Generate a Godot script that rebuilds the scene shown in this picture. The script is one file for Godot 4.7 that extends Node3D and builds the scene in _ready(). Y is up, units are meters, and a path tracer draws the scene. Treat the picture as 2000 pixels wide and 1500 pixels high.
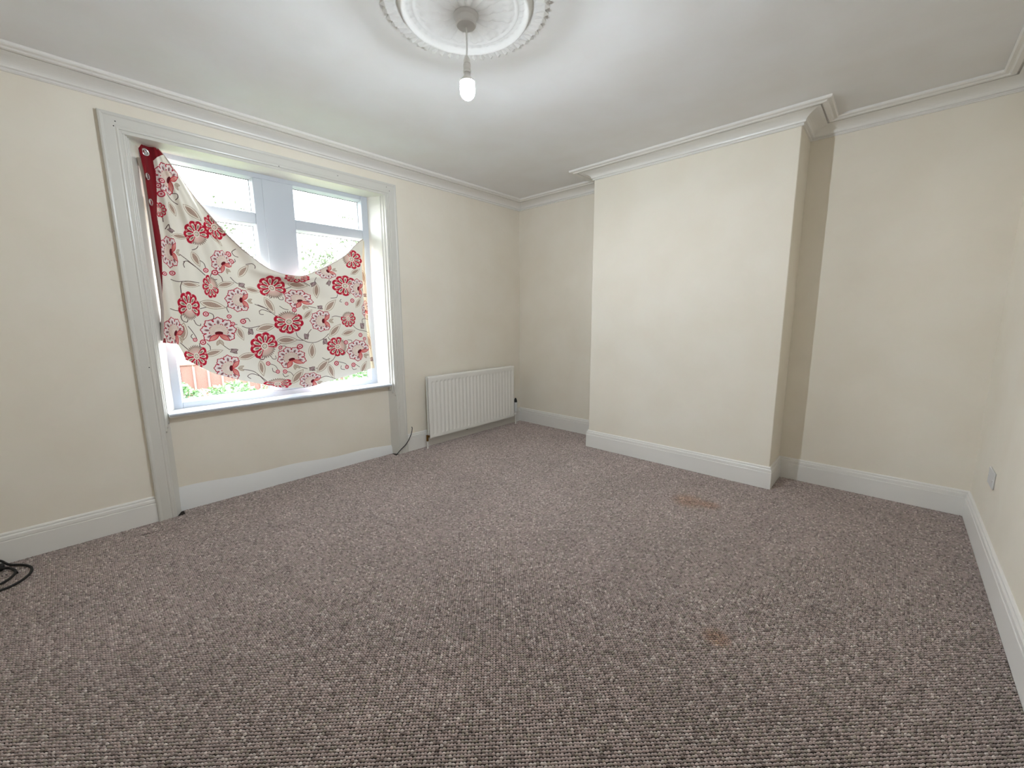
extends Node3D
# An empty living room: window wall (z = 0), chimney wall (x = 0), a tied-up curtain, a bare bulb and loop pile carpet.

const H := 2.52          # ceiling
const LZ := 3.735        # wall opposite the window
const WX := -4.75        # wall behind the camera
const BD := 0.337        # chimney breast depth
const B1 := 1.194
const B2 := 2.7215
const WL := -3.345       # window opening in the north wall
const WR := -1.702
const WT := 2.287
const FZ := -0.16        # room face of the window frame

# the print of the curtain, millimetres on the cloth: fan flowers (x, y, half width, half height, degrees), and so on
const FANS = [263, 524, 62, 78, 70, 374, 460, 67, 80, -40, 307, 852, 42, 74, -40, 180, 987, 56, 95, 95, 186, 1310, 63, 82, -100, 594, 1265, 93, 99, 60, 694, 842, 99, 84, 80, 1229, 802, 107, 80, 20,
	1308, 582, 88, 76, 185, 771, 1090, 105, 88, -95, 1241, 1072, 62, 67, -110, 1137, 1299, 87, 77, -10, 657, 1554, 97, 47, -90, 861, 761, 87, 32, -90, 97, 400, 29, 43, 180]
const ROSETTES = [325, 1149, 98, 92, 90, 361, 1407, 85, 90, 5, 455, 937, 79, 80, 5, 382, 690, 61, 77, 60, 117, 650, 46, 94, 0, 87, 1146, 51, 91, 40, 870, 921, 106, 75, 70, 1020, 1087, 90, 83, 0,
	787, 1370, 104, 86, 75, 1315, 1341, 102, 90, 40, 900, 1557, 87, 64, 25, 1335, 817, 67, 77, 10, 1080, 699, 85, 58, -20, 151, 211, 57, 91, 30, 1418, 996, 52, 79, 60]
const LEAVES = [180, 549, 80, 0, 367, 536, 101, 50, 202, 845, 86, 5, 389, 835, 89, -15, 308, 973, 126, 15, 511, 736, 101, -50, 556, 865, 91, 10, 245, 682, 87, 70,
	131, 1148, 108, -80, 283, 1294, 100, -15, 481, 1329, 109, -12, 563, 1426, 108, 85, 447, 1170, 89, 70, 612, 1130, 125, -12, 651, 972, 116, 65, 915, 1034, 90, -45,
	1005, 851, 102, 85, 1099, 964, 121, -45, 875, 810, 120, 5, 761, 1229, 138, 2, 937, 1318, 111, -85, 1124, 1162, 123, -45, 1238, 1185, 107, -15, 806, 1512, 123, -45,
	1006, 1447, 126, -42, 1068, 1499, 113, 75, 1355, 1489, 101, -60, 1338, 935, 91, -60, 1328, 681, 90, -30, 254, 397, 108, 45, 158, 389, 74, 70, 560, 1425, 95, 85,
	1440, 1273, 120, 80, 1425, 720, 110, 85]
const BUDS = [483, 835, 64, 10, 398, 1288, 64, 15, 508, 1154, 62, 90, 898, 1209, 66, -90, 1037, 1249, 69, 90, 917, 1464, 63, 0, 1014, 980, 58, 0, 981, 800, 57, 150,
	1098, 784, 59, 120, 1363, 1136, 71, -90, 134, 518, 44, 45, 1447, 1431, 69, 0, 1421, 870, 55, 0]
const BERRIES = [436, 628, 20, 447, 676, 18, 291, 749, 16, 337, 761, 19, 78, 784, 14, 118, 777, 16, 232, 1220, 19, 467, 1084, 19,
	406, 1100, 15, 389, 1050, 15, 265, 1033, 18, 190, 1202, 14, 608, 1395, 17, 669, 1462, 16, 721, 1467, 17, 1116, 1436, 21,
	1203, 1475, 18, 1262, 1462, 20, 1343, 1210, 19, 1378, 1243, 16, 1211, 1267, 19, 715, 1285, 17, 857, 1284, 22, 818, 1002, 18,
	1234, 947, 16, 1284, 921, 19, 105, 259, 16, 113, 307, 20, 124, 230, 16]
const STEMS = [
	[111, 1218, 145, 1264],
	[255, 1230, 268, 1251, 268, 1272],
	[331, 1233, 357, 1262, 377, 1279],
	[434, 1422, 475, 1431, 513, 1448, 549, 1488, 578, 1533],
	[460, 1118, 489, 1130, 520, 1128, 596, 1112],
	[383, 1071, 398, 1100, 431, 1105],
	[165, 660, 199, 690, 243, 733, 284, 781],
	[258, 685, 282, 702, 290, 725, 291, 741],
	[263, 599, 252, 616, 231, 626],
	[108, 816, 140, 829, 191, 824, 249, 831],
	[159, 828, 148, 859, 148, 902],
	[82, 1000, 111, 1011, 140, 1011, 148, 995],
	[238, 998, 280, 986],
	[418, 788, 441, 816, 465, 831],
	[551, 965, 635, 998],
	[393, 967, 380, 993, 388, 1022],
	[571, 968, 617, 990, 658, 1025, 697, 1057, 741, 1084],
	[925, 972, 985, 985],
	[1102, 1058, 1133, 1048, 1184, 1059],
	[771, 852, 834, 826],
	[1162, 874, 1152, 899, 1109, 905],
	[895, 781, 957, 815],
	[822, 1173, 837, 1206, 889, 1242, 920, 1254, 963, 1255, 1008, 1238, 1039, 1219, 1071, 1190],
	[669, 1273, 727, 1249],
	[826, 1230, 875, 1237],
	[1270, 1114, 1311, 1156, 1366, 1173, 1439, 1192],
	[1114, 1369, 1090, 1404, 1048, 1426],
	[822, 1436, 885, 1461],
	[946, 1462, 971, 1464],
	[974, 1545, 1024, 1535, 1099, 1564],
	[547, 1483, 584, 1524],
	[738, 1471, 760, 1478, 775, 1503],
	[620, 1399, 656, 1416, 671, 1445],
	[1135, 1425, 1187, 1442, 1204, 1460],
	[1284, 1461, 1316, 1486],
	[1064, 1215, 1073, 1235, 1092, 1251],
	[1453, 1079, 1373, 1073, 1365, 1105, 1367, 1158],
	[934, 1152, 912, 1180, 916, 1195],
	[137, 1037, 132, 1053, 139, 1077, 157, 1085, 165, 1069],
	[197, 1073, 208, 1101, 227, 1110, 231, 1098],
	[283, 1025, 302, 1037, 303, 1062, 292, 1070],
	[211, 1227, 215, 1252, 231, 1261, 238, 1258],
	[472, 1067, 495, 1063, 508, 1085],
	[549, 1320, 554, 1352, 582, 1359, 601, 1324],
	[178, 1165, 170, 1181, 187, 1206],
	[161, 1113, 177, 1141, 196, 1182, 200, 1206],
	[574, 1011, 576, 1033, 599, 1037],
	[550, 1484, 496, 1460, 467, 1475, 485, 1495],
	[481, 590, 461, 609, 470, 632, 494, 642],
	[471, 657, 473, 673, 458, 683],
	[319, 767, 313, 791, 329, 806, 344, 805],
	[353, 772, 368, 792, 373, 816],
	[179, 704, 198, 698, 222, 715, 243, 733],
	[181, 738, 177, 719, 185, 703],
	[535, 689, 566, 682, 584, 697, 582, 714],
	[550, 1325, 551, 1352, 578, 1363, 602, 1333],
	[634, 1340, 648, 1364, 674, 1366, 671, 1343],
	[725, 1274, 755, 1278, 757, 1306],
	[705, 1303, 708, 1322],
	[634, 1432, 636, 1456, 656, 1467],
	[702, 1481, 713, 1506, 740, 1500],
	[1154, 1460, 1152, 1486, 1183, 1495],
	[1247, 1479, 1259, 1502, 1287, 1499],
	[1228, 1247, 1260, 1254, 1261, 1275],
	[1146, 1351, 1171, 1373, 1198, 1360, 1195, 1339],
	[1007, 1382, 1035, 1399, 1066, 1391],
	[717, 975, 741, 993, 775, 1002],
	[995, 752, 988, 776, 1001, 794],
	[660, 918, 673, 909, 675, 891],
	[711, 903, 726, 925, 751, 925, 753, 906],
	[575, 1012, 592, 1003, 615, 1007, 658, 1025],
	[1189, 913, 1178, 928, 1193, 935],
	[165, 293, 187, 297, 190, 316, 180, 330],
	[141, 302, 157, 330, 187, 356],
	[101, 207, 125, 216, 128, 243, 147, 246],
	[106, 445, 107, 469],
	[112, 511, 128, 485, 132, 508, 150, 522],
]

var M := {}
var rng := RandomNumberGenerator.new()


func _ready() -> void:
	rng.seed = 4711
	camera_and_light()
	materials()
	room_shell()
	mouldings()
	window_unit()
	architrave()
	carpet()
	outside()
	curtain()
	radiator()
	ceiling_rose()
	pendant()
	small_things()


func camera_and_light() -> void:
	var cam := Camera3D.new()
	cam.name = "camera"
	cam.fov = 85.8895
	cam.near = 0.05
	cam.far = 200.0
	cam.transform = Transform3D(Basis(Vector3(0.67881, -0.00735, 0.73428), Vector3(0.12140, 0.98731, -0.10235), Vector3(-0.72421, 0.15861, 0.67109)).orthonormalized(), Vector3(-3.69989, 1.247, 3.29659))
	add_child(cam)
	cam.current = true
	var sky_look := ProceduralSkyMaterial.new()
	sky_look.sky_top_color = Color(0.90, 0.95, 1.0)
	sky_look.sky_horizon_color = Color(0.96, 0.98, 1.0)
	sky_look.sky_curve = 0.2
	sky_look.ground_horizon_color = Color(0.55, 0.57, 0.55)
	sky_look.ground_bottom_color = Color(0.35, 0.36, 0.34)
	sky_look.sun_angle_max = 1.0
	var sky := Sky.new()
	sky.sky_material = sky_look
	var env := Environment.new()
	env.background_mode = Environment.BG_SKY
	env.sky = sky
	env.background_energy_multiplier = 7.0
	env.tonemap_mode = Environment.TONE_MAPPER_LINEAR
	env.tonemap_exposure = 4.2
	env.sdfgi_enabled = true
	env.ssao_enabled = true
	env.ssil_enabled = true
	var we := WorldEnvironment.new()
	we.name = "world_environment"
	we.environment = env
	add_child(we)


# ---------------------------------------------------------------- helpers

func label(o: Node, text: String, category: String, group := "", kind := "") -> Node:
	o.set_meta("label", text)
	o.set_meta("category", category)
	if group != "":
		o.set_meta("group", group)
	if kind != "":
		o.set_meta("kind", kind)
	return o


func structure(o: Node, text := "", category := "") -> Node:
	o.set_meta("kind", "structure")
	if text != "":
		o.set_meta("label", text)
		o.set_meta("category", category)
	return o


func thing(called: String, at: Vector3) -> Node3D:
	var o := Node3D.new()
	o.name = called
	o.position = at
	add_child(o, true)
	return o


func tool() -> SurfaceTool:
	var st := SurfaceTool.new()
	st.begin(Mesh.PRIMITIVE_TRIANGLES)
	return st


func put(st: SurfaceTool, called: String, mat: Material, parent: Node = self, at := Vector3.ZERO) -> MeshInstance3D:
	st.generate_normals()
	return put_mesh(st.commit(), called, mat, parent, at)


func put_mesh(mesh: Mesh, called: String, mat: Material, parent: Node = self, at := Vector3.ZERO) -> MeshInstance3D:
	var o := MeshInstance3D.new()
	o.name = called
	o.mesh = mesh
	o.material_override = mat
	o.position = at
	parent.add_child(o, true)
	return o


func tri(st: SurfaceTool, a: Vector3, b: Vector3, c: Vector3) -> void:
	st.add_vertex(a)
	st.add_vertex(c)
	st.add_vertex(b)


func quad(st: SurfaceTool, a: Vector3, b: Vector3, c: Vector3, d: Vector3, g := -1) -> void:
	st.set_smooth_group(g)
	tri(st, a, b, c)
	tri(st, a, c, d)


func box(st: SurfaceTool, lo: Vector3, hi: Vector3, ch := 0.0) -> void:
	# a box with chamfered edges
	var c := (lo + hi) * 0.5
	var h := (hi - lo) * 0.5
	ch = minf(ch, minf(h.x, minf(h.y, h.z)) * 0.9)
	var faces := []
	for ax in 3:
		for s in [-1.0, 1.0]:
			var n := Vector3.ZERO
			n[ax] = s
			var u := Vector3.ZERO
			u[(ax + 1) % 3] = 1.0
			var v := n.cross(u)
			var hu: float = h[(ax + 1) % 3] - ch
			var vi := (ax + 2) % 3
			var hv: float = h[vi] - ch
			var o: Vector3 = c + n * float(h[ax])
			quad(st, o - u * hu - v * hv, o + u * hu - v * hv, o + u * hu + v * hv, o - u * hu + v * hv)
	if ch <= 0.0:
		return
	for ax in 3:
		var b := (ax + 1) % 3
		var d := (ax + 2) % 3
		for sb in [-1.0, 1.0]:
			for sd in [-1.0, 1.0]:
				var p := Vector3.ZERO
				var q := Vector3.ZERO
				p[b] = sb * h[b]
				p[d] = sd * (h[d] - ch)
				q[b] = sb * (h[b] - ch)
				q[d] = sd * h[d]
				var e := Vector3.ZERO
				e[ax] = h[ax] - ch
				if sb * sd > 0.0:
					quad(st, c + p - e, c + p + e, c + q + e, c + q - e)
				else:
					quad(st, c + q - e, c + q + e, c + p + e, c + p - e)
	for sx in [-1.0, 1.0]:
		for sy in [-1.0, 1.0]:
			for sz in [-1.0, 1.0]:
				var p0 := c + Vector3(sx * h.x, sy * (h.y - ch), sz * (h.z - ch))
				var p1 := c + Vector3(sx * (h.x - ch), sy * h.y, sz * (h.z - ch))
				var p2 := c + Vector3(sx * (h.x - ch), sy * (h.y - ch), sz * h.z)
				st.set_smooth_group(-1)
				if sx * sy * sz > 0.0:
					tri(st, p0, p1, p2)
				else:
					tri(st, p0, p2, p1)


func prism(st: SurfaceTool, outline: PackedVector2Array, lo: float, hi: float) -> void:
	# an upright prism on a plan outline (x, z)
	var n := outline.size()
	for i in n:
		var a := outline[i]
		var b := outline[(i + 1) % n]
		quad(st, Vector3(b.x, lo, b.y), Vector3(a.x, lo, a.y), Vector3(a.x, hi, a.y), Vector3(b.x, hi, b.y))
	var ids := Geometry2D.triangulate_polygon(outline)
	for k in range(0, ids.size(), 3):
		var p := [outline[ids[k]], outline[ids[k + 1]], outline[ids[k + 2]]]
		for y in [lo, hi]:
			st.set_smooth_group(-1)
			tri(st, Vector3(p[0].x, y, p[0].y), Vector3(p[1].x, y, p[1].y), Vector3(p[2].x, y, p[2].y))


func sweep(st: SurfaceTool, profile: PackedVector2Array, a: Vector3, da: Vector3, b: Vector3, db: Vector3, up: Vector3, smooth := false) -> void:
	# a moulding from a to b: profile x runs along the (mitred) directions da and db, profile y along up; both ends closed
	for i in profile.size() - 1:
		var p := profile[i]
		var q := profile[i + 1]
		quad(st, a + da * p.x + up * p.y, b + db * p.x + up * p.y, b + db * q.x + up * q.y, a + da * q.x + up * q.y, 1 if smooth else -1)
	var ids := Geometry2D.triangulate_polygon(profile)
	for k in range(0, ids.size(), 3):
		for e in [[a, da], [b, db]]:
			st.set_smooth_group(-1)
			var v := []
			for j in 3:
				var p := profile[ids[k + j]]
				v.append(e[0] + e[1] * p.x + up * p.y)
			tri(st, v[0], v[1], v[2])


func lathe(st: SurfaceTool, profile: PackedVector2Array, n := 40, smooth := true) -> void:
	# profile (radius, height) turned round the y axis
	var groups := [1]
	for k in range(1, profile.size() - 1):
		var sharp := absf((profile[k] - profile[k - 1]).angle_to(profile[k + 1] - profile[k])) > 0.6
		groups.append(groups[-1] + (1 if sharp else 0))
	for i in n:
		var a := TAU * i / n
		var b := TAU * (i + 1) / n
		var ca := Vector3(cos(a), 0, sin(a))
		var cb := Vector3(cos(b), 0, sin(b))
		for k in profile.size() - 1:
			var p := profile[k]
			var q := profile[k + 1]
			var y0 := Vector3.UP * p.y
			var y1 := Vector3.UP * q.y
			st.set_smooth_group(groups[k] if smooth else -1)
			if p.x > 0.0:
				tri(st, ca * p.x + y0, cb * q.x + y1, cb * p.x + y0)
			if q.x > 0.0:
				tri(st, ca * p.x + y0, ca * q.x + y1, cb * q.x + y1)


func tube(st: SurfaceTool, pts: PackedVector3Array, r: float, sides := 10) -> void:
	# a round bar through points, with rounded bends
	var c := Curve3D.new()
	for i in pts.size():
		var t := Vector3.ZERO
		if i > 0 and i < pts.size() - 1:
			t = (pts[i + 1] - pts[i - 1]) / 6.0
		c.add_point(pts[i], -t, t)
	c.bake_interval = maxf(r * 1.6, 0.004)
	var way := c.get_baked_points()
	var rings := []
	var side := Vector3.UP
	for i in way.size():
		var dir := (way[mini(i + 1, way.size() - 1)] - way[maxi(i - 1, 0)]).normalized()
		if absf(dir.dot(side)) > 0.95:
			side = Vector3.RIGHT if absf(dir.x) < 0.9 else Vector3.BACK
		side = (side - dir * side.dot(dir)).normalized()
		var other := dir.cross(side)
		var ring := PackedVector3Array()
		for k in sides:
			var a := TAU * k / sides
			ring.append(way[i] + (side * cos(a) + other * sin(a)) * r)
		rings.append(ring)
	for i in rings.size() - 1:
		for k in sides:
			quad(st, rings[i][k], rings[i][(k + 1) % sides], rings[i + 1][(k + 1) % sides], rings[i + 1][k], 1)
	for e in [0, rings.size() - 1]:
		for k in sides:
			st.set_smooth_group(-1)
			tri(st, way[e], rings[e][k], rings[e][(k + 1) % sides])


func noise_texture(seed_at: int, freq: float, lo: Color, hi: Color, size := 512, octaves := 4) -> NoiseTexture2D:
	var n := FastNoiseLite.new()
	n.seed = seed_at
	n.noise_type = FastNoiseLite.TYPE_SIMPLEX_SMOOTH
	n.frequency = freq
	n.fractal_octaves = octaves
	var g := Gradient.new()
	g.set_color(0, lo)
	g.set_color(1, hi)
	var t := NoiseTexture2D.new()
	t.width = size
	t.height = size
	t.seamless = true
	t.noise = n
	t.color_ramp = g
	return t


func plain(called: String, color: Color, rough: float, metal := 0.0) -> StandardMaterial3D:
	var m := StandardMaterial3D.new()
	m.resource_name = called
	m.albedo_color = color
	m.roughness = rough
	m.metallic = metal
	m.cull_mode = BaseMaterial3D.CULL_DISABLED
	M[called] = m
	return m


func materials() -> void:
	var wear := noise_texture(3, 0.006, Color(0.98, 0.972, 0.96), Color.WHITE, 512, 5)
	var grain := noise_texture(8, 0.05, Color(0.3, 0.3, 0.3), Color(0.7, 0.7, 0.7), 512, 4)
	for spec in [["wall", Color(0.955, 0.925, 0.868), 0.75, 0.03], ["ceiling", Color(0.95, 0.945, 0.94), 0.9, 0.025]]:
		var m := plain(spec[0], spec[1], spec[2])
		m.albedo_texture = wear
		m.uv1_triplanar = true
		m.uv1_world_triplanar = true
		m.uv1_scale = Vector3.ONE * 0.55
		m.heightmap_enabled = true
		m.heightmap_texture = grain
		m.heightmap_scale = spec[3] * 4.0
	plain("trim", Color(0.94, 0.925, 0.90), 0.32)
	plain("plaster", Color(0.94, 0.935, 0.925), 0.6)
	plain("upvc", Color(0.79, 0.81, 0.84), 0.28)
	plain("casing_paint", Color(0.86, 0.845, 0.81), 0.3)
	plain("gasket", Color(0.22, 0.22, 0.23), 0.6)
	plain("hole", Color(0.12, 0.10, 0.08), 0.9)
	plain("enamel", Color(0.94, 0.925, 0.895), 0.3)
	plain("plastic", Color(0.90, 0.895, 0.88), 0.35)
	plain("aged_plastic", Color(0.84, 0.83, 0.82), 0.45)
	plain("rubber", Color(0.045, 0.04, 0.04), 0.55)
	plain("brass", Color(0.55, 0.42, 0.25), 0.4, 0.9)
	plain("chrome", Color(0.85, 0.85, 0.86), 0.22, 1.0)
	plain("backing", Color(0.17, 0.135, 0.115), 0.95)
	plain("lining_cloth", Color(0.78, 0.72, 0.68), 0.95)
	plain("fence_wood", Color(0.35, 0.225, 0.185), 0.9)
	plain("fence_post", Color(0.46, 0.36, 0.31), 0.9)
	plain("render", Color(0.62, 0.58, 0.48), 0.9)
	plain("soil", Color(0.32, 0.36, 0.24), 1.0)
	plain("bark", Color(0.16, 0.13, 0.10), 1.0)
	var glass := plain("glass", Color(0.97, 0.99, 0.98, 0.03), 0.02)
	glass.transparency = BaseMaterial3D.TRANSPARENCY_ALPHA
	for spec in [["leaf_near", Color(0.34, 0.47, 0.29)], ["leaf_far", Color(0.33, 0.37, 0.28)]]:
		var m := plain(spec[0], spec[1], 0.7)
		m.vertex_color_use_as_albedo = true
		m.backlight_enabled = true
		m.backlight = Color(0.3, 0.3, 0.3)
	var pile := plain("pile", Color.WHITE, 0.95)
	pile.vertex_color_use_as_albedo = true
	pile.roughness = 0.48
	pile.metallic_specular = 0.65
	pile.rim_enabled = true
	pile.rim = 0.9
	pile.rim_tint = 0.3
	var bulb := plain("bulb_glow", Color(0.95, 0.95, 0.95), 0.4)
	bulb.emission_enabled = true
	bulb.emission = Color(0.93, 0.97, 1.0)
	bulb.emission_energy_multiplier = 22.0


# ---------------------------------------------------------------- the room

func room_shell() -> void:
	var t := 0.35
	var st := tool()
	box(st, Vector3(WX - 0.2, -0.25, -t), Vector3(0.3, -0.004, LZ + 0.2))
	structure(put(st, "floor", M.backing), "brown grey loop pile carpet covering the whole floor", "floor")
	st = tool()
	box(st, Vector3(WX - 0.2, H, -t), Vector3(0.3, H + 0.2, LZ + 0.2))
	structure(put(st, "ceiling", M.ceiling), "plain white ceiling over the empty room", "ceiling")
	st = tool()
	box(st, Vector3(WX - 0.2, -0.02, -t), Vector3(WL, H, 0.0))
	box(st, Vector3(WR, -0.02, -t), Vector3(0.3, H, 0.0))
	box(st, Vector3(WL, WT, -t), Vector3(WR, H, 0.0))
	var north := put(st, "wall_north", M.wall)
	structure(north, "cream painted wall that holds the window and the radiator", "wall")
	st = tool()
	box(st, Vector3(WL, -0.02, -t), Vector3(WR, 0.646, -0.06))
	put(st, "window_apron", M.wall, north)
	# the white painted strip at the foot of the apron, taller on the left
	st = tool()
	var k := 24
	for i in k:
		var a := float(i) / k
		var b := float(i + 1) / k
		var xa := lerpf(WL, WR, a)
		var xb := lerpf(WL, WR, b)
		var ha := lerpf(0.165, 0.085, a) + 0.006 * sin(a * 17.0)
		var hb := lerpf(0.165, 0.085, b) + 0.006 * sin(b * 17.0)
		quad(st, Vector3(xa, 0, -0.050), Vector3(xb, 0, -0.050), Vector3(xb, hb * 0.75, -0.053), Vector3(xa, ha * 0.75, -0.053), 1)
		quad(st, Vector3(xa, ha * 0.75, -0.053), Vector3(xb, hb * 0.75, -0.053), Vector3(xb, hb, -0.0605), Vector3(xa, ha, -0.0605), 1)
	put(st, "skim_strip", M.plaster, north)
	st = tool()
	box(st, Vector3(0.0, -0.02, -t), Vector3(0.3, H, LZ + 0.2))
	structure(put(st, "wall_east", M.wall), "cream painted wall in the alcoves behind the chimney breast", "wall")
	st = tool()
	box(st, Vector3(-BD, -0.02, B1), Vector3(0.05, H, B2), 0.004)
	structure(put(st, "chimney_breast", M.wall), "cream painted chimney breast standing out from the wall", "chimney breast")
	st = tool()
	box(st, Vector3(WX - 0.2, -0.02, LZ), Vector3(0.3, H, LZ + 0.2))
	structure(put(st, "wall_south", M.wall), "cream painted side wall opposite the window", "wall")
	st = tool()
	box(st, Vector3(WX - 0.2, -0.02, -t), Vector3(WX, H, LZ + 0.2))
	structure(put(st, "wall_west", M.wall), "cream painted wall behind the viewer", "wall")


func mouldings() -> void:
	var n := [Vector3.BACK, Vector3.LEFT, Vector3.FORWARD, Vector3.LEFT, Vector3.BACK, Vector3.LEFT, Vector3.FORWARD, Vector3.RIGHT]
	var p := [Vector3(WX, 0, 0), Vector3.ZERO, Vector3(0, 0, B1), Vector3(-BD, 0, B1), Vector3(-BD, 0, B2), Vector3(0, 0, B2), Vector3(0, 0, LZ), Vector3(WX, 0, LZ)]
	var where := ["window wall", "alcove left of the chimney breast", "left cheek of the chimney breast", "front of the chimney breast", "right cheek of the chimney breast", "alcove right of the chimney breast", "side wall opposite the window", "wall behind the viewer"]
	var cornice := PackedVector2Array([Vector2(0, -0.079), Vector2(0.009, -0.079), Vector2(0.013, -0.074), Vector2(0.009, -0.069), Vector2(0.009, -0.065), Vector2(0.016, -0.063)])
	for i in 9:
		var a := PI * 0.5 * i / 8.0
		cornice.append(Vector2(0.098 - 0.078 * cos(a), -0.061 + 0.039 * sin(a)))
	cornice.append_array(PackedVector2Array([Vector2(0.101, -0.022), Vector2(0.101, -0.009), Vector2(0.110, -0.009), Vector2(0.110, -0.020), Vector2(0.114, -0.023), Vector2(0.132, -0.023), Vector2(0.136, -0.018), Vector2(0.141, -0.016), Vector2(0.156, -0.016), Vector2(0.162, -0.011), Vector2(0.162, 0.0), Vector2(0, 0)]))
	for i in 8:
		var before: Vector3 = n[(i + 7) % 8]
		var after: Vector3 = n[(i + 1) % 8]
		var a: Vector3 = p[i]
		var b: Vector3 = p[(i + 1) % 8]
		var st := tool()
		sweep(st, cornice, a + Vector3.UP * H, before + n[i], b + Vector3.UP * H, n[i] + after, Vector3.UP)
		structure(put(st, "trim_%d" % (i + 1), M.trim), "white coved plaster cornice along the " + where[i], "cornice")
	var board := PackedVector2Array([Vector2(0, 0), Vector2(0.018, 0), Vector2(0.018, 0.119), Vector2(0.016, 0.122), Vector2(0.0125, 0.1225), Vector2(0.0125, 0.1255), Vector2(0.0165, 0.127), Vector2(0.0155, 0.143), Vector2(0.0125, 0.1475), Vector2(0.008, 0.148), Vector2(0.008, 0.151), Vector2(0.0105, 0.153), Vector2(0.0095, 0.159), Vector2(0.005, 0.1635), Vector2(0, 0.1645)])
	var named := ["north", "east", "breast_left", "breast", "breast_right", "east_alcove", "south", "west"]
	for i in 8:
		var before: Vector3 = n[(i + 7) % 8]
		var after: Vector3 = n[(i + 1) % 8]
		var a: Vector3 = p[i]
		var b: Vector3 = p[(i + 1) % 8]
		var st := tool()
		if i == 0:
			sweep(st, board, a, before + n[i], Vector3(-3.424, 0, 0), n[i], Vector3.UP)
			sweep(st, board, Vector3(-1.62, 0, 0), n[i], b, n[i] + after, Vector3.UP)
		else:
			sweep(st, board, a, before + n[i], b, n[i] + after, Vector3.UP)
		structure(put(st, "baseboard_" + named[i], M.trim), "white moulded skirting board along the " + where[i], "skirting board")


func window_unit() -> void:
	var w := thing("window_1", Vector3(-2.52, 0.664, FZ))
	structure(w, "white plastic window of four panes with a broad centre post", "window")
	var o := -w.position
	# x, y ranges of the four openings
	var panes := [[-3.212, -2.658, 0.705, 1.926], [-3.212, -2.658, 2.003, 2.243], [-2.391, -1.844, 0.705, 1.924], [-2.391, -1.844, 1.999, 2.243]]
	var back := FZ - 0.07
	var st := tool()
	for m in [[-3.262, -3.212, 0.660, 2.292], [-1.844, -1.778, 0.660, 2.292]]:
		box(st, Vector3(m[0], m[2], back) + o, Vector3(m[1], m[3], FZ) + o, 0.003)
	box(st, Vector3(-3.212, 0.660, back) + o, Vector3(-1.844, 0.705, FZ) + o, 0.003)
	box(st, Vector3(-3.212, 2.243, back) + o, Vector3(-1.844, 2.292, FZ) + o, 0.003)
	put(st, "outer_frame", M.upvc, w)
	st = tool()
	box(st, Vector3(-2.658, 0.705, back) + o, Vector3(-2.391, 2.243, FZ - 0.001) + o, 0.004)
	box(st, Vector3(-2.600, 0.705, FZ - 0.002) + o, Vector3(-2.391, 2.243, FZ + 0.004) + o, 0.002)
	put(st, "centre_post", M.upvc, w)
	for k in [0, 2]:
		st = tool()
		box(st, Vector3(panes[k][0], panes[k][3], back) + o, Vector3(panes[k][1], panes[k + 1][2], FZ - 0.002) + o, 0.004)
		put(st, "transom", M.upvc, w)
	for q in panes:
		var lo := Vector2(q[0], q[2])
		var hi := Vector2(q[1], q[3])
		st = tool()
		var gk := tool()
		var b := 0.014
		for ring in [[st, 0.0, FZ - 0.004, b, FZ - 0.034], [gk, b - 0.003, FZ - 0.0345, b + 0.0025, FZ - 0.0365]]:
			var c0 := [lo + Vector2.ONE * ring[1], Vector2(hi.x - ring[1], lo.y + ring[1]), hi - Vector2.ONE * ring[1], Vector2(lo.x + ring[1], hi.y - ring[1])]
			var c1 := [lo + Vector2.ONE * ring[3], Vector2(hi.x - ring[3], lo.y + ring[3]), hi - Vector2.ONE * ring[3], Vector2(lo.x + ring[3], hi.y - ring[3])]
			for i in 4:
				var j := (i + 1) % 4
				quad(ring[0], Vector3(c0[i].x, c0[i].y, ring[2]) + o, Vector3(c0[j].x, c0[j].y, ring[2]) + o, Vector3(c1[j].x, c1[j].y, ring[4]) + o, Vector3(c1[i].x, c1[i].y, ring[4]) + o)
				quad(ring[0], Vector3(c1[i].x, c1[i].y, ring[4]) + o, Vector3(c1[j].x, c1[j].y, ring[4]) + o, Vector3(c1[j].x, c1[j].y, ring[4] - 0.012) + o, Vector3(c1[i].x, c1[i].y, ring[4] - 0.012) + o)
		put(st, "glazing_bead", M.upvc, w)
		put(gk, "gasket", M.gasket, w)
		st = tool()
		quad(st, Vector3(lo.x + 0.01, lo.y + 0.01, FZ - 0.038) + o, Vector3(hi.x - 0.01, lo.y + 0.01, FZ - 0.038) + o, Vector3(hi.x - 0.01, hi.y - 0.01, FZ - 0.038) + o, Vector3(lo.x + 0.01, hi.y - 0.01, FZ - 0.038) + o)
		put(st, "pane", M.glass, w)
	st = tool()
	var nose := PackedVector2Array([Vector2(-0.22, 0.646), Vector2(-0.004, 0.646), Vector2(0.001, 0.649), Vector2(0.003, 0.655), Vector2(0.001, 0.661), Vector2(-0.004, 0.664), Vector2(-0.22, 0.664)])
	sweep(st, nose, Vector3(-3.308, 0, 0), Vector3.BACK, Vector3(-1.738, 0, 0), Vector3.BACK, Vector3.UP)
	var sill := put(st, "window_sill", M.upvc, w, o)
	st = tool()
	box(st, Vector3(-3.305, 0.636, -0.07), Vector3(-1.741, 0.646, -0.012), 0.002)
	put(st, "sill_support", M.trim, sill)


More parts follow.
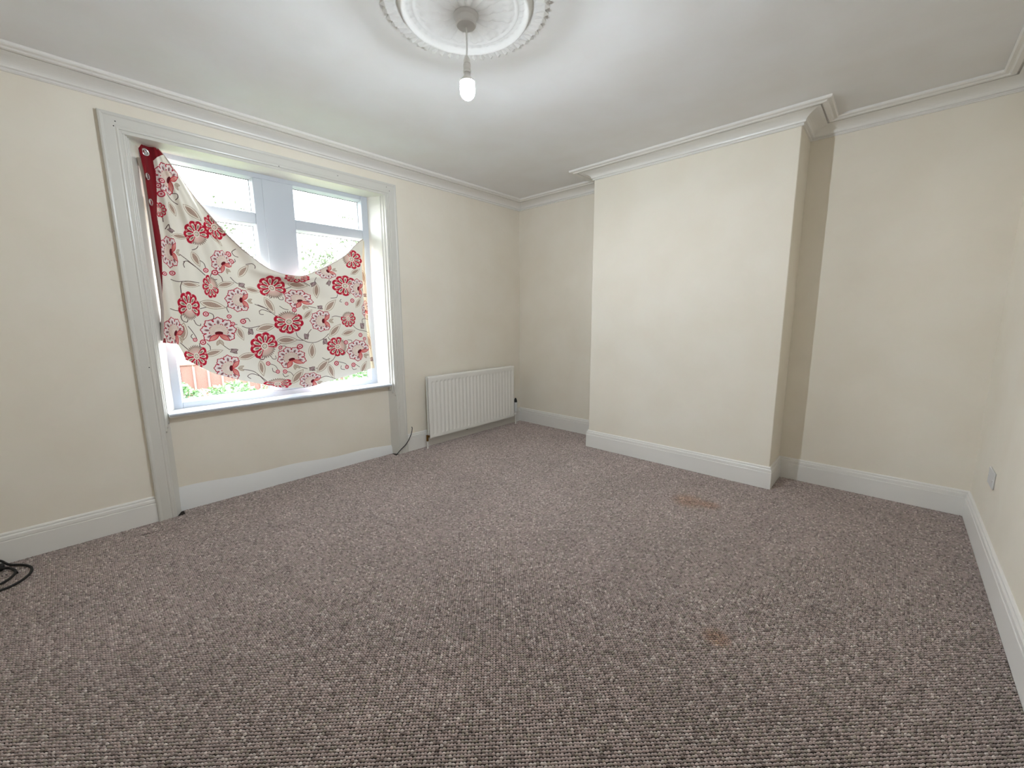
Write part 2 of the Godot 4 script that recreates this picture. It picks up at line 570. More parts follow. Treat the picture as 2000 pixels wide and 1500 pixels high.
func architrave() -> void:
	# flat casing with a bead, mitred round the opening; splayed linings run back to the window frame
	var face := PackedVector2Array([Vector2(0, 0), Vector2(0, 0.0), Vector2(0.0, 0.016), Vector2(0.006, 0.016), Vector2(0.009, 0.021), Vector2(0.016, 0.022), Vector2(0.022, 0.019), Vector2(0.028, 0.021), Vector2(0.066, 0.022), Vector2(0.072, 0.026), Vector2(0.079, 0.028), Vector2(0.086, 0.025), Vector2(0.088, 0.018), Vector2(0.088, 0.0)])
	# measured outwards from the opening edge
	var w := 0.0
	var st := tool()
	sweep(st, face, Vector3(WL, 0, 0), Vector3.LEFT, Vector3(WL, WT, 0), Vector3(-1, 1, 0), Vector3.BACK)
	sweep(st, face, Vector3(WL, WT, 0), Vector3(-1, 1, 0), Vector3(WR, WT, 0), Vector3(1, 1, 0), Vector3.BACK)
	sweep(st, face, Vector3(WR, WT, 0), Vector3(1, 1, 0), Vector3(WR, 0, 0), Vector3.RIGHT, Vector3.BACK)
	var arch := put(st, "trim_9", M.casing_paint)
	structure(arch, "white painted architrave framing the window down to the floor", "architrave")
	for s in [[WL, 1.0], [WR, -1.0]]:
		var x: float = s[0]
		var d: float = s[1]
		st = tool()
		prism(st, PackedVector2Array([Vector2(x - 0.01 * d, 0.018), Vector2(x + 0.004 * d, 0.018), Vector2(x + 0.086 * d, FZ + 0.002), Vector2(x + 0.086 * d, FZ - 0.08), Vector2(x - 0.01 * d, FZ - 0.08)]), 0.0, WT)
		put(st, "splayed_lining", M.casing_paint, arch)
		for k in 3:
			st = tool()
			var f: float = [0.06, 0.20, 0.33][k]
			var at := Vector3(lerpf(x + 0.004 * d, x + 0.086 * d, f), 0, lerpf(0.018, FZ, f))
			tube(st, PackedVector3Array([at + Vector3(0, 0.585 + 0.02 * k, -0.006), at + Vector3(0, 0.63 + 0.02 * k, 0), at + Vector3(0, 1.4, 0), at + Vector3(0, WT, 0)]), [0.0075, 0.0065, 0.0065][k], 12)
			put(st, "bead", M.casing_paint, arch)
	st = tool()
	box(st, Vector3(WL, WT - 0.012, FZ - 0.07), Vector3(WR, WT + 0.004, 0.019), 0.002)
	put(st, "head_lining", M.casing_paint, arch)
	for h in [Vector3(-3.363, 2.331, 0.0215), Vector3(-3.372, 2.305, 0.0215), Vector3(-2.537, 2.301, 0.022), Vector3(-2.119, 2.334, 0.0225), Vector3(-1.703, 2.34, 0.0225), Vector3(-1.676, 2.314, 0.0215), Vector3(-3.372, 0.968, 0.0215)]:
		st = tool()
		lathe(st, PackedVector2Array([Vector2(0.0, 0.0006), Vector2(0.0026, 0.0006), Vector2(0.003, 0.0)]), 10)
		var dot := put(st, "screw_hole", M.hole, arch, h)
		dot.rotation.x = PI / 2


func carpet() -> void:
	# one little dome for each loop of the pile, in rows that run at 45 degrees to the walls
	var st := tool()
	var rings := 3
	var n := 7
	for r in rings:
		var a0 := PI * 0.5 * r / rings
		var a1 := PI * 0.5 * (r + 1) / rings
		for k in n:
			var b0 := TAU * k / n
			var b1 := TAU * (k + 1) / n
			var f := func(a: float, b: float) -> Vector3: return Vector3(cos(b) * cos(a), sin(a), sin(b) * cos(a))
			st.set_smooth_group(1)
			tri(st, (f as Callable).call(a0, b0), (f as Callable).call(a1, b1), (f as Callable).call(a0, b1))
			tri(st, (f as Callable).call(a0, b0), (f as Callable).call(a1, b0), (f as Callable).call(a1, b1))
	st.generate_normals()
	var loop := st.commit()
	loop.surface_set_material(0, M.pile)
	var spots: Array[Transform3D] = []
	var tints := PackedColorArray()
	var step := 0.0104
	var patch := FastNoiseLite.new()
	patch.seed = 12
	patch.frequency = 1.6
	patch.fractal_octaves = 3
	var stain := [Vector3(-0.93, 0.10, 2.37), Vector3(-0.90, 0.06, 2.50), Vector3(-2.1, 0.05, 2.9)]
	var reach := int(6.4 / (step * sqrt(2.0)))
	var along := Vector3(sqrt(0.5), 0, sqrt(0.5)) * step
	var across := Vector3(sqrt(0.5), 0, -sqrt(0.5)) * step
	var centre := Vector3(WX * 0.5, 0, LZ * 0.5)
	for i in range(-reach, reach):
		for j in range(-reach, reach):
			var at := centre + along * (i + rng.randf_range(-0.13, 0.13)) + across * (j + rng.randf_range(-0.07, 0.07))
			if at.x < WX + 0.01 or at.x > -0.02 or at.z > LZ - 0.02 or at.z < -0.052:
				continue
			if at.z < 0.018 and (at.x < -3.30 or at.x > -1.745):
				continue
			if at.x > -BD - 0.022 and at.z > B1 - 0.02 and at.z < B2 + 0.02:
				continue
			# the cut edge strip along the skirting, left of the window
			if at.x < -3.42 and absf(at.z - 0.158 - 0.006 * sin(at.x * 9.0)) < 0.0045 and sin(at.x * 4.0 + 1.0) > -0.55:
				continue
			var hi := 0.0064 * rng.randf_range(0.82, 1.18)
			var turn := Basis(Vector3.UP, -PI / 4 + rng.randf_range(-0.22, 0.22)) * Basis(Vector3.RIGHT, rng.randf_range(-0.2, 0.2))
			spots.append(Transform3D(turn * Basis.from_scale(Vector3(0.0064, hi, 0.0040)), at + Vector3(0, -0.0035, 0)))
			var tone := 1.0 + 0.10 * patch.get_noise_2d(at.x, at.z) + rng.randf_range(-0.2, 0.2)
			var c := Color(0.44, 0.342, 0.312)
			var pick := rng.randf()
			if pick < 0.10:
				c = Color(0.62, 0.53, 0.485)
			elif pick < 0.24:
				c = Color(0.26, 0.192, 0.168)
			elif pick < 0.40:
				c = Color(0.36, 0.30, 0.245)
			for s in stain:
				var d: float = Vector2(at.x - s.x, at.z - s.z).length() / s.y
				if d < 1.6:
					c = c.lerp(c * Color(0.88, 0.66, 0.48), clampf(1.3 - d, 0.0, 0.75))
			tints.append(Color(c.r * tone, c.g * tone, c.b * tone))
	var mm := MultiMesh.new()
	mm.transform_format = MultiMesh.TRANSFORM_3D
	mm.use_colors = true
	mm.mesh = loop
	mm.instance_count = spots.size()
	for i in spots.size():
		mm.set_instance_transform(i, spots[i])
		mm.set_instance_color(i, tints[i])
	var o := MultiMeshInstance3D.new()
	o.name = "carpet_pile"
	o.multimesh = mm
	o.set_meta("kind", "stuff")
	get_node("floor").add_child(o)


# ---------------------------------------------------------------- outside the window

func leaves(parent: Node, called: String, mat: Material, size: float, spots: PackedVector3Array) -> void:
	var st := tool()
	var a := Vector3(0, 0, -0.5)
	var b := Vector3(0.26, 0.05, 0.0)
	var c := Vector3(0, 0, 0.5)
	var d := Vector3(-0.26, 0.05, 0.0)
	var e := Vector3(0, -0.04, 0)
	for t in [[a, e, b], [b, e, c], [c, e, d], [d, e, a]]:
		st.set_smooth_group(-1)
		tri(st, t[0], t[2], t[1])
	st.generate_normals()
	var mesh := st.commit()
	mesh.surface_set_material(0, mat)
	var mm := MultiMesh.new()
	mm.transform_format = MultiMesh.TRANSFORM_3D
	mm.use_colors = true
	mm.mesh = mesh
	mm.instance_count = spots.size()
	for i in spots.size():
		var turn := Basis.from_euler(Vector3(rng.randf_range(-1.1, 1.1), rng.randf() * TAU, rng.randf_range(-0.8, 0.8)))
		mm.set_instance_transform(i, Transform3D(turn * Basis.from_scale(Vector3.ONE * size * rng.randf_range(0.7, 1.3)), spots[i]))
		var tone := rng.randf_range(0.7, 1.3)
		mm.set_instance_color(i, Color(tone, tone * rng.randf_range(0.92, 1.06), tone * 0.95))
	var o := MultiMeshInstance3D.new()
	o.name = called
	o.multimesh = mm
	o.set_meta("kind", "stuff")
	parent.add_child(o, true)


func outside() -> void:
	var st := tool()
	box(st, Vector3(-30, -0.7, -45), Vector3(30, -0.4, -0.36))
	structure(put(st, "ground", M.soil), "garden ground outside the window", "ground")
	# fence
	var f := thing("garden_fence", Vector3(-1.5, -0.4, -5.0))
	label(f, "brown wooden board fence with pale battens seen under the curtain", "fence")
	var x := -3.2
	var board := tool()
	box(board, Vector3(-0.088, 0.02, -0.012), Vector3(0.088, 0.925, 0.012), 0.004)
	board.generate_normals()
	var board_mesh := board.commit()
	var batten := tool()
	box(batten, Vector3(-0.014, 0.0, -0.012), Vector3(0.014, 0.895, 0.03), 0.004)
	batten.generate_normals()
	var batten_mesh := batten.commit()
	while x < 4.6:
		put_mesh(board_mesh, "board", M.fence_wood, f, Vector3(x, rng.randf_range(-0.006, 0.006), 0))
		put_mesh(batten_mesh, "batten", M.fence_post, f, Vector3(x + 0.0945, 0, 0.002))
		x += 0.189
	st = tool()
	box(st, Vector3(-3.3, 0.925, -0.03), Vector3(4.65, 0.95, 0.03), 0.005)
	put(st, "cap_rail", M.fence_wood, f)
	# a pale garden wall farther off
	var gw := thing("garden_wall", Vector3(0, -0.4, -16))
	label(gw, "pale rendered garden wall beyond the wooden fence", "wall")
	st = tool()
	box(st, Vector3(-14, 0, -0.12), Vector3(16, 1.25, 0.12), 0.01)
	put(st, "wall_body", M.render, gw)
	st = tool()
	box(st, Vector3(-14, 1.25, -0.17), Vector3(16, 1.33, 0.17), 0.015)
	put(st, "coping", M.render, gw)
	# shrubs in front of the fence
	var look := ["tallest green shrub left of the others under the curtain", "low spreading green shrub by the fence", "green leafy shrub behind the left lower pane", "small green shrub in the middle of the bed", "green shrub behind the curtain's lowest point", "green shrub seen under the curtain's right corner", "pale green shrub nearest the window glass", "green shrub at the right end of the bed"]
	var spot := [Vector3(-2.75, -0.4, -3.9), Vector3(-2.15, -0.4, -3.5), Vector3(-2.45, -0.4, -2.9), Vector3(-1.55, -0.4, -3.4), Vector3(-1.0, -0.4, -3.0), Vector3(-0.4, -0.4, -3.2), Vector3(-1.85, -0.4, -2.5), Vector3(0.5, -0.4, -3.4)]
	var tall := [0.82, 0.80, 0.84, 0.82, 0.78, 0.84, 0.80, 0.84]
	for i in 8:
		var s := thing("shrub", spot[i])
		label(s, look[i], "shrub", "shrubs in front of the fence")
		var h: float = tall[i]
		st = tool()
		for k in 5:
			var q := Vector3(rng.randf_range(-0.25, 0.25), h * 0.8, rng.randf_range(-0.2, 0.2))
			tube(st, PackedVector3Array([Vector3(0, -0.02, 0), q * Vector3(0.4, 0.5, 0.4), q]), 0.007, 5)
		put(st, "stem", M.bark, s)
		var pts := PackedVector3Array()
		for k in 1100:
			var v := Vector3(rng.randfn(0, 0.26), 0, rng.randfn(0, 0.2))
			var top := h * exp(-(v.x * v.x + v.z * v.z) * 3.0)
			pts.append(v + Vector3(0, top * (1.0 - absf(rng.randfn(0, 0.25))), 0))
		leaves(s, "foliage", M.leaf_near, 0.075, pts)
	# trees
	var kinds := ["pale feathery tree seen through the left lower pane", "tall light green tree seen through the right panes", "small yellow green tree low in the right lower pane"]
	var trunk := [Vector3(0.9, -0.4, -15), Vector3(6.6, -0.4, -15), Vector3(2.7, -0.4, -11)]
	var crown := [Vector3(1.7, 1.7, 1.5), Vector3(1.9, 2.2, 1.7), Vector3(1.0, 1.0, 0.9)]
	var high := [3.9, 4.6, 3.1]
	for i in 3:
		var t := thing("tree", trunk[i])
		label(t, kinds[i], "tree", "trees beyond the garden")
		st = tool()
		tube(st, PackedVector3Array([Vector3(0, -0.1, 0), Vector3(0.05, high[i] * 0.5, 0), Vector3(0.0, high[i], 0.05)]), 0.09, 8)
		for k in 9:
			var a := TAU * k / 9.0 + rng.randf()
			var y: float = high[i] * rng.randf_range(0.45, 0.95)
			var tip := Vector3(cos(a) * crown[i].x * 0.75, y + crown[i].y * rng.randf_range(0.1, 0.6), sin(a) * crown[i].z * 0.75)
			tube(st, PackedVector3Array([Vector3(0.03, y, 0), (Vector3(0.03, y, 0) + tip) * 0.5 + Vector3(0, 0.1, 0), tip]), 0.025, 5)
		put(st, "trunk", M.bark, t)
		var pts := PackedVector3Array()
		for b in 40:
			var u := Vector3(rng.randfn(0, 0.45), rng.randfn(0, 0.42), rng.randfn(0, 0.45)).limit_length(1.0)
			var hub: Vector3 = u * crown[i] + Vector3(0, high[i], 0)
			for k in 45:
				pts.append(hub + Vector3(rng.randfn(0, 0.17), rng.randfn(0, 0.15), rng.randfn(0, 0.17)))
		leaves(t, "foliage", M.leaf_far, 0.16, pts)


# ---------------------------------------------------------------- the curtain

var buf := PackedByteArray()
const TW := 1500
const TH := 1640


func dab(x: int, y: int, c: Color, a := 1.0) -> void:
	var i := (y * TW + x) * 3
	if a >= 1.0:
		buf[i] = int(c.r * 255.0)
		buf[i + 1] = int(c.g * 255.0)
		buf[i + 2] = int(c.b * 255.0)
	else:
		buf[i] = int(lerpf(buf[i], c.r * 255.0, a))
		buf[i + 1] = int(lerpf(buf[i + 1], c.g * 255.0, a))
		buf[i + 2] = int(lerpf(buf[i + 2], c.b * 255.0, a))


func stroke(pts: Array, width: float, c: Color) -> void:
	for i in range(0, pts.size() - 2, 2):
		var a := Vector2(pts[i], pts[i + 1])
		var b := Vector2(pts[i + 2], pts[i + 3])
		var z := maxi(i - 2, 0)
		var w := mini(i + 4, pts.size() - 2)
		var before := Vector2(pts[z], pts[z + 1])
		var after := Vector2(pts[w], pts[w + 1])
		var n := int(a.distance_to(b)) + 1
		for k in n:
			var p := a.cubic_interpolate(b, before, after, float(k) / n)
			var r := int(width) + 1
			for dy in range(-r, r + 1):
				for dx in range(-r, r + 1):
					var px := int(p.x) + dx
					var py := int(p.y) + dy
					if px >= 0 and py >= 0 and px < TW and py < TH and Vector2(px - p.x, py - p.y).length() <= width:
						dab(px, py, c)


func motif(cx: int, cy: int, rx: float, ry: float, turn: float, paint: Callable) -> void:
	var out := 1.25
	var c := cos(deg_to_rad(turn))
	var s := sin(deg_to_rad(turn))
	for y in range(maxi(0, int(cy - ry * out)), mini(TH, int(cy + ry * out))):
		for x in range(maxi(0, int(cx - rx * out)), mini(TW, int(cx + rx * out))):
			var px := (x - cx) / rx
			var py := (y - cy) / ry
			if px * px + py * py < 1.5:
				var q: Color = paint.call(px * c + py * s, py * c - px * s)
				if q.a > 0.0:
					dab(x, y, q, q.a)


const CRIMSON := Color(0.76, 0.05, 0.19)
const DEEP := Color(0.40, 0.03, 0.08)
const CREAM := Color(0.95, 0.91, 0.85)
const BLUSH := Color(0.93, 0.76, 0.72)
const TAN := Color(0.68, 0.59, 0.50)
const BROWN := Color(0.36, 0.27, 0.24)
const SALMON := Color(0.86, 0.44, 0.40)
const NONE := Color(0, 0, 0, 0)


func fan(x: float, y: float) -> Color:
	# crimson fan flower; the feathery sector lies towards +x
	var r := sqrt(x * x + y * y)
	var a := atan2(y, x)
	if r < 0.27:
		return CRIMSON if r < 0.03 else CREAM if r < 0.11 else TAN if r < 0.17 else CREAM
	if absf(a) < 0.86:
		var edge := 0.82 + 0.07 * sin(a * 34.0)
		if r > edge:
			return NONE
		var strand := 0.5 + 0.5 * sin(a * 34.0 + r * 2.0)
		var c := BLUSH.lerp(TAN, clampf(r * 1.5 - 0.45, 0.0, 1.0)).lerp(BROWN, clampf((r - 0.62) * 3.0, 0.0, 0.75))
		return c.lerp(CREAM, strand * 0.35)
	var b := absf(a) - 0.86                          # 0 .. 2.28 on each side
	var wide := 2.0 * (PI - 0.86) / 7.0
	var k := floorf((PI - absf(a)) / wide + 0.5)
	var scal := 0.88 + 0.12 * absf(cos((PI - absf(a)) / wide * PI))
	if r > scal:
		return NONE
	var da := PI - absf(a) - k * wide
	var t := r * cos(da)
	var s := r * sin(da)
	var e := pow((t - 0.55) / 0.27, 2.0) + pow(s / (0.06 + 0.17 * clampf(t - 0.27, 0.0, 0.5)), 2.0)
	if e < 0.36:
		return BROWN.lerp(TAN, clampf(t * 1.8 - 0.3, 0.0, 1.0))
	if e < 1.0:
		return CREAM
	var dh := absf(da) - wide * 0.5
	var rr := Vector2(r * cos(dh) - 0.80, r * sin(dh)).length()
	if rr < 0.075:
		return BLUSH if rr > 0.035 else CRIMSON
	return CRIMSON


func rosette(x: float, y: float) -> Color:
	# outlined flower; its salmon leaves lie towards +x
	var r := sqrt(x * x + y * y)
	var a := atan2(y, x)
	# salmon leaves and the dark heart
	for side in [-1.0, 1.0]:
		var u: float = (x - 0.22) * 0.62 + y * side * 0.78
		var v: float = -(x - 0.22) * 0.78 * side + y * 0.62
		var e := absf(v) - 0.17 * (1.0 - pow((u - 0.36) / 0.38, 2.0))
		if u > -0.02 and u < 0.74 and e < 0.0:
			return CRIMSON if e > -0.045 else SALMON.lerp(BLUSH, clampf(u, 0.0, 0.5))
		var u2: float = (x - 0.62) * 0.9 + y * side * 0.42
		var v2: float = -(x - 0.62) * 0.42 * side + y * 0.9
		var e2 := absf(v2) - 0.10 * (1.0 - pow((u2 - 0.2) / 0.24, 2.0))
		if u2 > -0.04 and u2 < 0.44 and e2 < 0.0:
			return TAN if e2 > -0.035 else CREAM.lerp(TAN, 0.55)
	if pow((x - 0.14) / 0.13, 2.0) + pow(y / 0.22, 2.0) < 1.0:
		return DEEP
	if absf(a) < 0.62:
		return NONE
	var n := 7.0
	var wide := 2.0 * (PI - 0.62) / n
	var k := floorf((PI - absf(a)) / wide + 0.5)
	var da := PI - absf(a) - k * wide
	var p := Vector2(r * cos(da) - 0.69, r * sin(da))
	var lobe := 0.295 + 0.025 * cos(atan2(p.y, p.x) * 6.0)
	var d := p.length()
	var inner := 0.50 + 0.03 * sin(a * 22.0)
	if r < inner and d > 0.17:
		var ray := sin(a * 30.0)
		return BLUSH.lerp(CREAM, 0.7) if ray < 0.82 or r < 0.2 else TAN.lerp(CREAM, 0.3)
	if d < lobe:
		if d > lobe - 0.055:
			return CRIMSON.lerp(DEEP, 0.15)
		var streak := pow((p.x + 0.06) / 0.17, 2.0) + pow(p.y / 0.085, 2.0)
		if streak < 1.0:
			return Color(0.50, 0.30, 0.31).lerp(Color(0.90, 0.80, 0.78), streak)
		return Color(0.95, 0.90, 0.88)
	return NONE


func leaf(x: float, y: float) -> Color:
	var e := absf(y) * 2.5 - 0.95 * (1.0 - x * x) * (1.0 - 0.25 * x)
	if absf(x) > 1.0 or e > 0.0:
		return NONE
	if e > -0.13:
		return TAN
	if e > -0.42:
		return CREAM
	var stip := sin(x * 26.0) * sin(y * 60.0)
	return TAN.lerp(BLUSH, 0.3) if stip < 0.5 else TAN.lerp(BROWN, 0.5)


func bud(x: float, y: float) -> Color:
	for side in [-1.0, 1.0]:
		var u: float = x * 0.86 + y * side * 0.5 + 0.12
		var v: float = -x * 0.5 * side + y * 0.86
		var e := absf(v) - 0.36 * (1.0 - pow((u - 0.2) / 0.72, 2.0))
		if u > -0.52 and u < 0.92 and e < 0.0:
			return BROWN if e > -0.085 else Color(0.68, 0.58, 0.57)
	return NONE


func berry(x: float, y: float) -> Color:
	var r := sqrt(x * x + y * y)
	if r > 1.0:
		return NONE
	return CRIMSON.lerp(TAN, 0.15) if r > 0.66 else Color(0.96, 0.80, 0.79) if r > 0.24 else CRIMSON


func header_edge(y: float) -> float:
	# where the burgundy heading ends, metres along x
	var at := [2.30, -3.145, 2.246, -3.150, 2.225, -3.180, 2.20, -3.202, 2.113, -3.198, 2.0, -3.205, 1.88, -3.220, 1.748, -3.215, 1.56, -3.231, 1.449, -3.241, 1.30, -3.256, 1.20, -3.275]
	for i in range(0, at.size() - 2, 2):
		if y <= at[i] and y > at[i + 2]:
			return lerpf(at[i + 1], at[i + 3], (at[i] - y) / (at[i] - at[i + 2]))
	return -3.145 if y > 2.3 else -3.30


func curtain_print() -> ImageTexture:
	buf.resize(TW * TH * 3)
	var line := PackedByteArray()
	var weave := PackedByteArray()
	for x in TW:
		weave.append_array(PackedByteArray([243, 236, 222]))
	for y in TH:
		line.append_array(weave)
	buf = line
	for s in STEMS:
		stroke(s, 2.0, BROWN)
	for i in range(0, LEAVES.size(), 4):
		motif(LEAVES[i], LEAVES[i + 1], LEAVES[i + 2] * 0.58, LEAVES[i + 2] * 0.58, LEAVES[i + 3], leaf)
	for i in range(0, FANS.size(), 5):
		motif(FANS[i], FANS[i + 1], FANS[i + 2] * 1.04, FANS[i + 3] * 1.04, FANS[i + 4], fan)
	for i in range(0, ROSETTES.size(), 5):
		motif(ROSETTES[i], ROSETTES[i + 1], ROSETTES[i + 2] * 1.04, ROSETTES[i + 3] * 1.04, ROSETTES[i + 4], rosette)
	for i in range(0, BUDS.size(), 4):
		motif(BUDS[i], BUDS[i + 1], BUDS[i + 2] * 0.58, BUDS[i + 2] * 0.58, BUDS[i + 3], bud)
	for i in range(0, BERRIES.size(), 3):
		motif(BERRIES[i], BERRIES[i + 1], BERRIES[i + 2] * 0.92, BERRIES[i + 2] * 0.92, 0, berry)
	for y in TH:
		var e := int((header_edge(2.32 - y * 0.001) + 3.30) * 1000.0)
		for x in clampi(e, 0, TW):
			dab(x, y, Color(0.50, 0.012, 0.075))
		if y > 1185 and y < 1260:
			for x in 40:
				dab(x, y, Color(0.52, 0.015, 0.07))
	return ImageTexture.create_from_image(Image.create_from_data(TW, TH, false, Image.FORMAT_RGB8, buf))


func along_line(line: PackedVector2Array, x: float) -> float:
	for i in line.size() - 1:
		if x <= line[i + 1].x:
			var f := (x - line[i].x) / maxf(line[i + 1].x - line[i].x, 1e-5)
			var y0 := line[maxi(i - 1, 0)].y
			var y3 := line[mini(i + 2, line.size() - 1)].y
			return lerpf(cubic_interpolate(line[i].y, line[i + 1].y, y0, y3, clampf(f, 0, 1)), lerpf(line[i].y, line[i + 1].y, clampf(f, 0, 1)), 0.5)
	return line[line.size() - 1].y


func drape(x: float, y: float) -> float:
	# how far the hanging cloth stands into the room: folds that fan out of the upper left corner, pleats by the heading, a sag under the slack edge
	var p := Vector2(x + 3.20, 2.36 - y)
	var r := p.length()
	var a := atan2(p.x, p.y)
	var z := -0.098 + 0.026 * sin(a * 21.0 + 0.6) * exp(-pow((r - 0.62) / 0.42, 2.0)) * clampf(a * 3.0, 0.0, 1.0)
	z += 0.018 * sin(a * 11.0 - r * 2.0) * exp(-pow((r - 1.1) / 0.5, 2.0))
	z += 0.015 * sin((x + 3.27) * 78.0 + y * 3.0) * exp(-pow((x + 3.25) / 0.10, 2.0)) + 0.006 * sin((x + 3.27) * 30.0 - y * 2.0) * exp(-pow((x + 3.10) / 0.2, 2.0))
	# two hollows, below the middle of the slack edge and lower down
	z -= 0.075 * exp(-pow((x + 2.47) / 0.19, 2.0) - pow((y - 1.47 + (x + 2.5) * 0.25) / 0.06, 2.0))
	z -= 0.085 * exp(-pow((x + 2.52) / 0.14, 2.0) - pow((y - 0.99) / 0.12, 2.0))
	z += 0.024 * exp(-pow((x + 2.46) / 0.5, 2.0) - pow((y - 1.30) / 0.16, 2.0))
	z += 0.022 * exp(-pow((x + 2.46) / 0.30, 2.0) - pow((y - 1.560 - 0.4 * pow(x + 2.44, 2.0)) / 0.025, 2.0))
	var crease := pow(absf(sin(a * 17.0 + r * 1.3)), 5.0)
	z += 0.026 * crease * exp(-pow((r - 0.55) / 0.40, 2.0)) * clampf(a * 4.0, 0.0, 1.0)
	z = maxf(z, -0.1535)
	return z


func curtain() -> void:
	var cm := plain("curtain_cloth", Color.WHITE, 0.92)
	cm.albedo_texture = curtain_print()
	cm.backlight_enabled = true
	cm.backlight = Color(0.12, 0.12, 0.12)
	cm.rim_enabled = true
	cm.rim = 0.2
	var c := thing("curtain", Vector3(-2.54, 0.72, -0.10))
	label(c, "cream curtain printed with crimson flowers hung askew across the window", "curtain")
	var o := -c.position
	var upper := PackedVector2Array([Vector2(-3.262, 2.272), Vector2(-3.236, 2.287), Vector2(-3.205, 2.277), Vector2(-3.175, 2.264), Vector2(-3.154, 2.246), Vector2(-3.127, 2.194), Vector2(-3.051, 2.077), Vector2(-2.981, 1.977), Vector2(-2.93, 1.905), Vector2(-2.849, 1.800), Vector2(-2.783, 1.725), Vector2(-2.69, 1.651), Vector2(-2.626, 1.609), Vector2(-2.545, 1.580), Vector2(-2.44, 1.570), Vector2(-2.379, 1.579), Vector2(-2.272, 1.628), Vector2(-2.119, 1.706), Vector2(-2.01, 1.78), Vector2(-1.928, 1.868), Vector2(-1.870, 1.914)])
	var lower := PackedVector2Array([Vector2(-3.28, 1.108), Vector2(-3.20, 1.094), Vector2(-3.178, 1.04), Vector2(-3.170, 0.992), Vector2(-3.129, 0.961), Vector2(-3.076, 0.922), Vector2(-3.035, 0.89), Vector2(-2.977, 0.862), Vector2(-2.885, 0.824), Vector2(-2.731, 0.772), Vector2(-2.645, 0.742), Vector2(-2.552, 0.724), Vector2(-2.47, 0.716), Vector2(-2.394, 0.715), Vector2(-2.243, 0.745), Vector2(-2.084, 0.768), Vector2(-1.912, 0.800), Vector2(-1.870, 0.808)])
	var lefts := [2.29, -3.240, 2.247, -3.266, 2.10, -3.254, 1.50, -3.250, 1.30, -3.256, 1.10, -3.280]
	var rights := [1.916, -1.869, 1.79, -1.890, 1.70, -1.905, 1.485, -1.913, 1.172, -1.898, 0.918, -1.881, 0.80, -1.877]
	var side := func(t: Array, y: float) -> float:
		for i in range(0, t.size() - 2, 2):
			if y <= t[i] and y >= t[i + 2]:
				return lerpf(t[i + 1], t[i + 3], (t[i] - y) / (t[i] - t[i + 2]))
		return t[1] if y > t[0] else t[t.size() - 1]
	var nu := 260
	var nv := 170
	var pts := PackedVector3Array()
	for i in nu + 1:
		var u := pow(float(i) / nu, 1.25)
		var x0 := lerpf(-3.272, -1.872, u)
		var y1 := along_line(upper, x0)
		var y0 := along_line(lower, x0)
		for j in nv + 1:
			var y := lerpf(y0, y1, float(j) / nv)
			var xl: float = (side as Callable).call(lefts, y)
			var xr: float = (side as Callable).call(rights, y)
			var x := x0 + (xl + 3.272) * pow(1.0 - u, 6.0) + (xr + 1.872) * pow(u, 8.0)
			pts.append(Vector3(x, y, drape(x, y)))
	var st := tool()
	var at := func(i: int, j: int) -> Vector3: return pts[i * (nv + 1) + j]
	for i in nu:
		for j in nv:
			st.set_smooth_group(1)
			for q in [[i, j], [i + 1, j + 1], [i + 1, j], [i, j], [i, j + 1], [i + 1, j + 1]]:
				var v: Vector3 = (at as Callable).call(q[0], q[1])
				st.set_uv(Vector2((v.x + 3.30) * 1000.0 / TW, (2.32 - v.y) * 1000.0 / TH))
				st.add_vertex(v + o)
	put(st, "cloth", cm, c)
	# the strip folded back behind the right edge
	st = tool()
	var strips := [1.905, -1.846, 1.70, -1.852, 1.457, -1.850, 1.234, -1.852, 1.079, -1.841, 0.887, -1.829, 0.80, -1.818]
	for j in 60:
		var f0 := float(j) / 60
		var f1 := float(j + 1) / 60
		for k in 4:
			var quad_at := []
			for e in [[k, f0], [k + 1, f0], [k + 1, f1], [k, f1]]:
				var y := lerpf(0.806, 1.908, e[1])
				var xl: float = (side as Callable).call(rights, y) - 0.012
				var xr: float = (side as Callable).call(strips, y)
				var x := lerpf(xl, xr, e[0] / 4.0)
				quad_at.append(Vector3(x, y, -0.1425 + 0.005 * sin(e[0] / 4.0 * PI)))
			st.set_smooth_group(1)
			for q in [0, 2, 1, 0, 3, 2]:
				var v: Vector3 = quad_at[q]
				st.set_uv(Vector2((v.x + 3.30) * 1000.0 / TW, (2.32 - v.y) * 1000.0 / TH))
				st.add_vertex(v + o)
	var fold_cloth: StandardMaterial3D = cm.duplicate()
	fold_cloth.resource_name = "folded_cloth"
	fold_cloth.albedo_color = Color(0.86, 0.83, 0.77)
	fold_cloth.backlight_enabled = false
	put(st, "folded_side", fold_cloth, c)
	# rolled upper edge
	st = tool()
	var hem := PackedVector3Array()
	for i in range(26, nu + 1, 3):
		hem.append(pts[i * (nv + 1) + nv] + o + Vector3(0, -0.001, -0.004))
	tube(st, hem, 0.0048, 8)
	put(st, "hem", M.lining_cloth, c)
	# the back of the heading, turned towards the jamb
	st = tool()
	for j in 40:
		var ys := [lerpf(1.12, 2.20, j / 40.0), lerpf(1.12, 2.20, (j + 1) / 40.0)]
		var rows := []
		for y in ys:
			var xl: float = (side as Callable).call(lefts, y)
			rows.append([Vector3(xl - 0.004, y, -0.135), Vector3(xl - 0.012 - 0.003 * sin(y * 9.0), y, -0.108), Vector3(xl + 0.001, y, -0.088), Vector3(xl + 0.007, y, -0.110)])
		for k in 3:
			quad(st, rows[0][k] + o, rows[0][k + 1] + o, rows[1][k + 1] + o, rows[1][k] + o, 1)
	put(st, "turned_lining", M.lining_cloth, c)
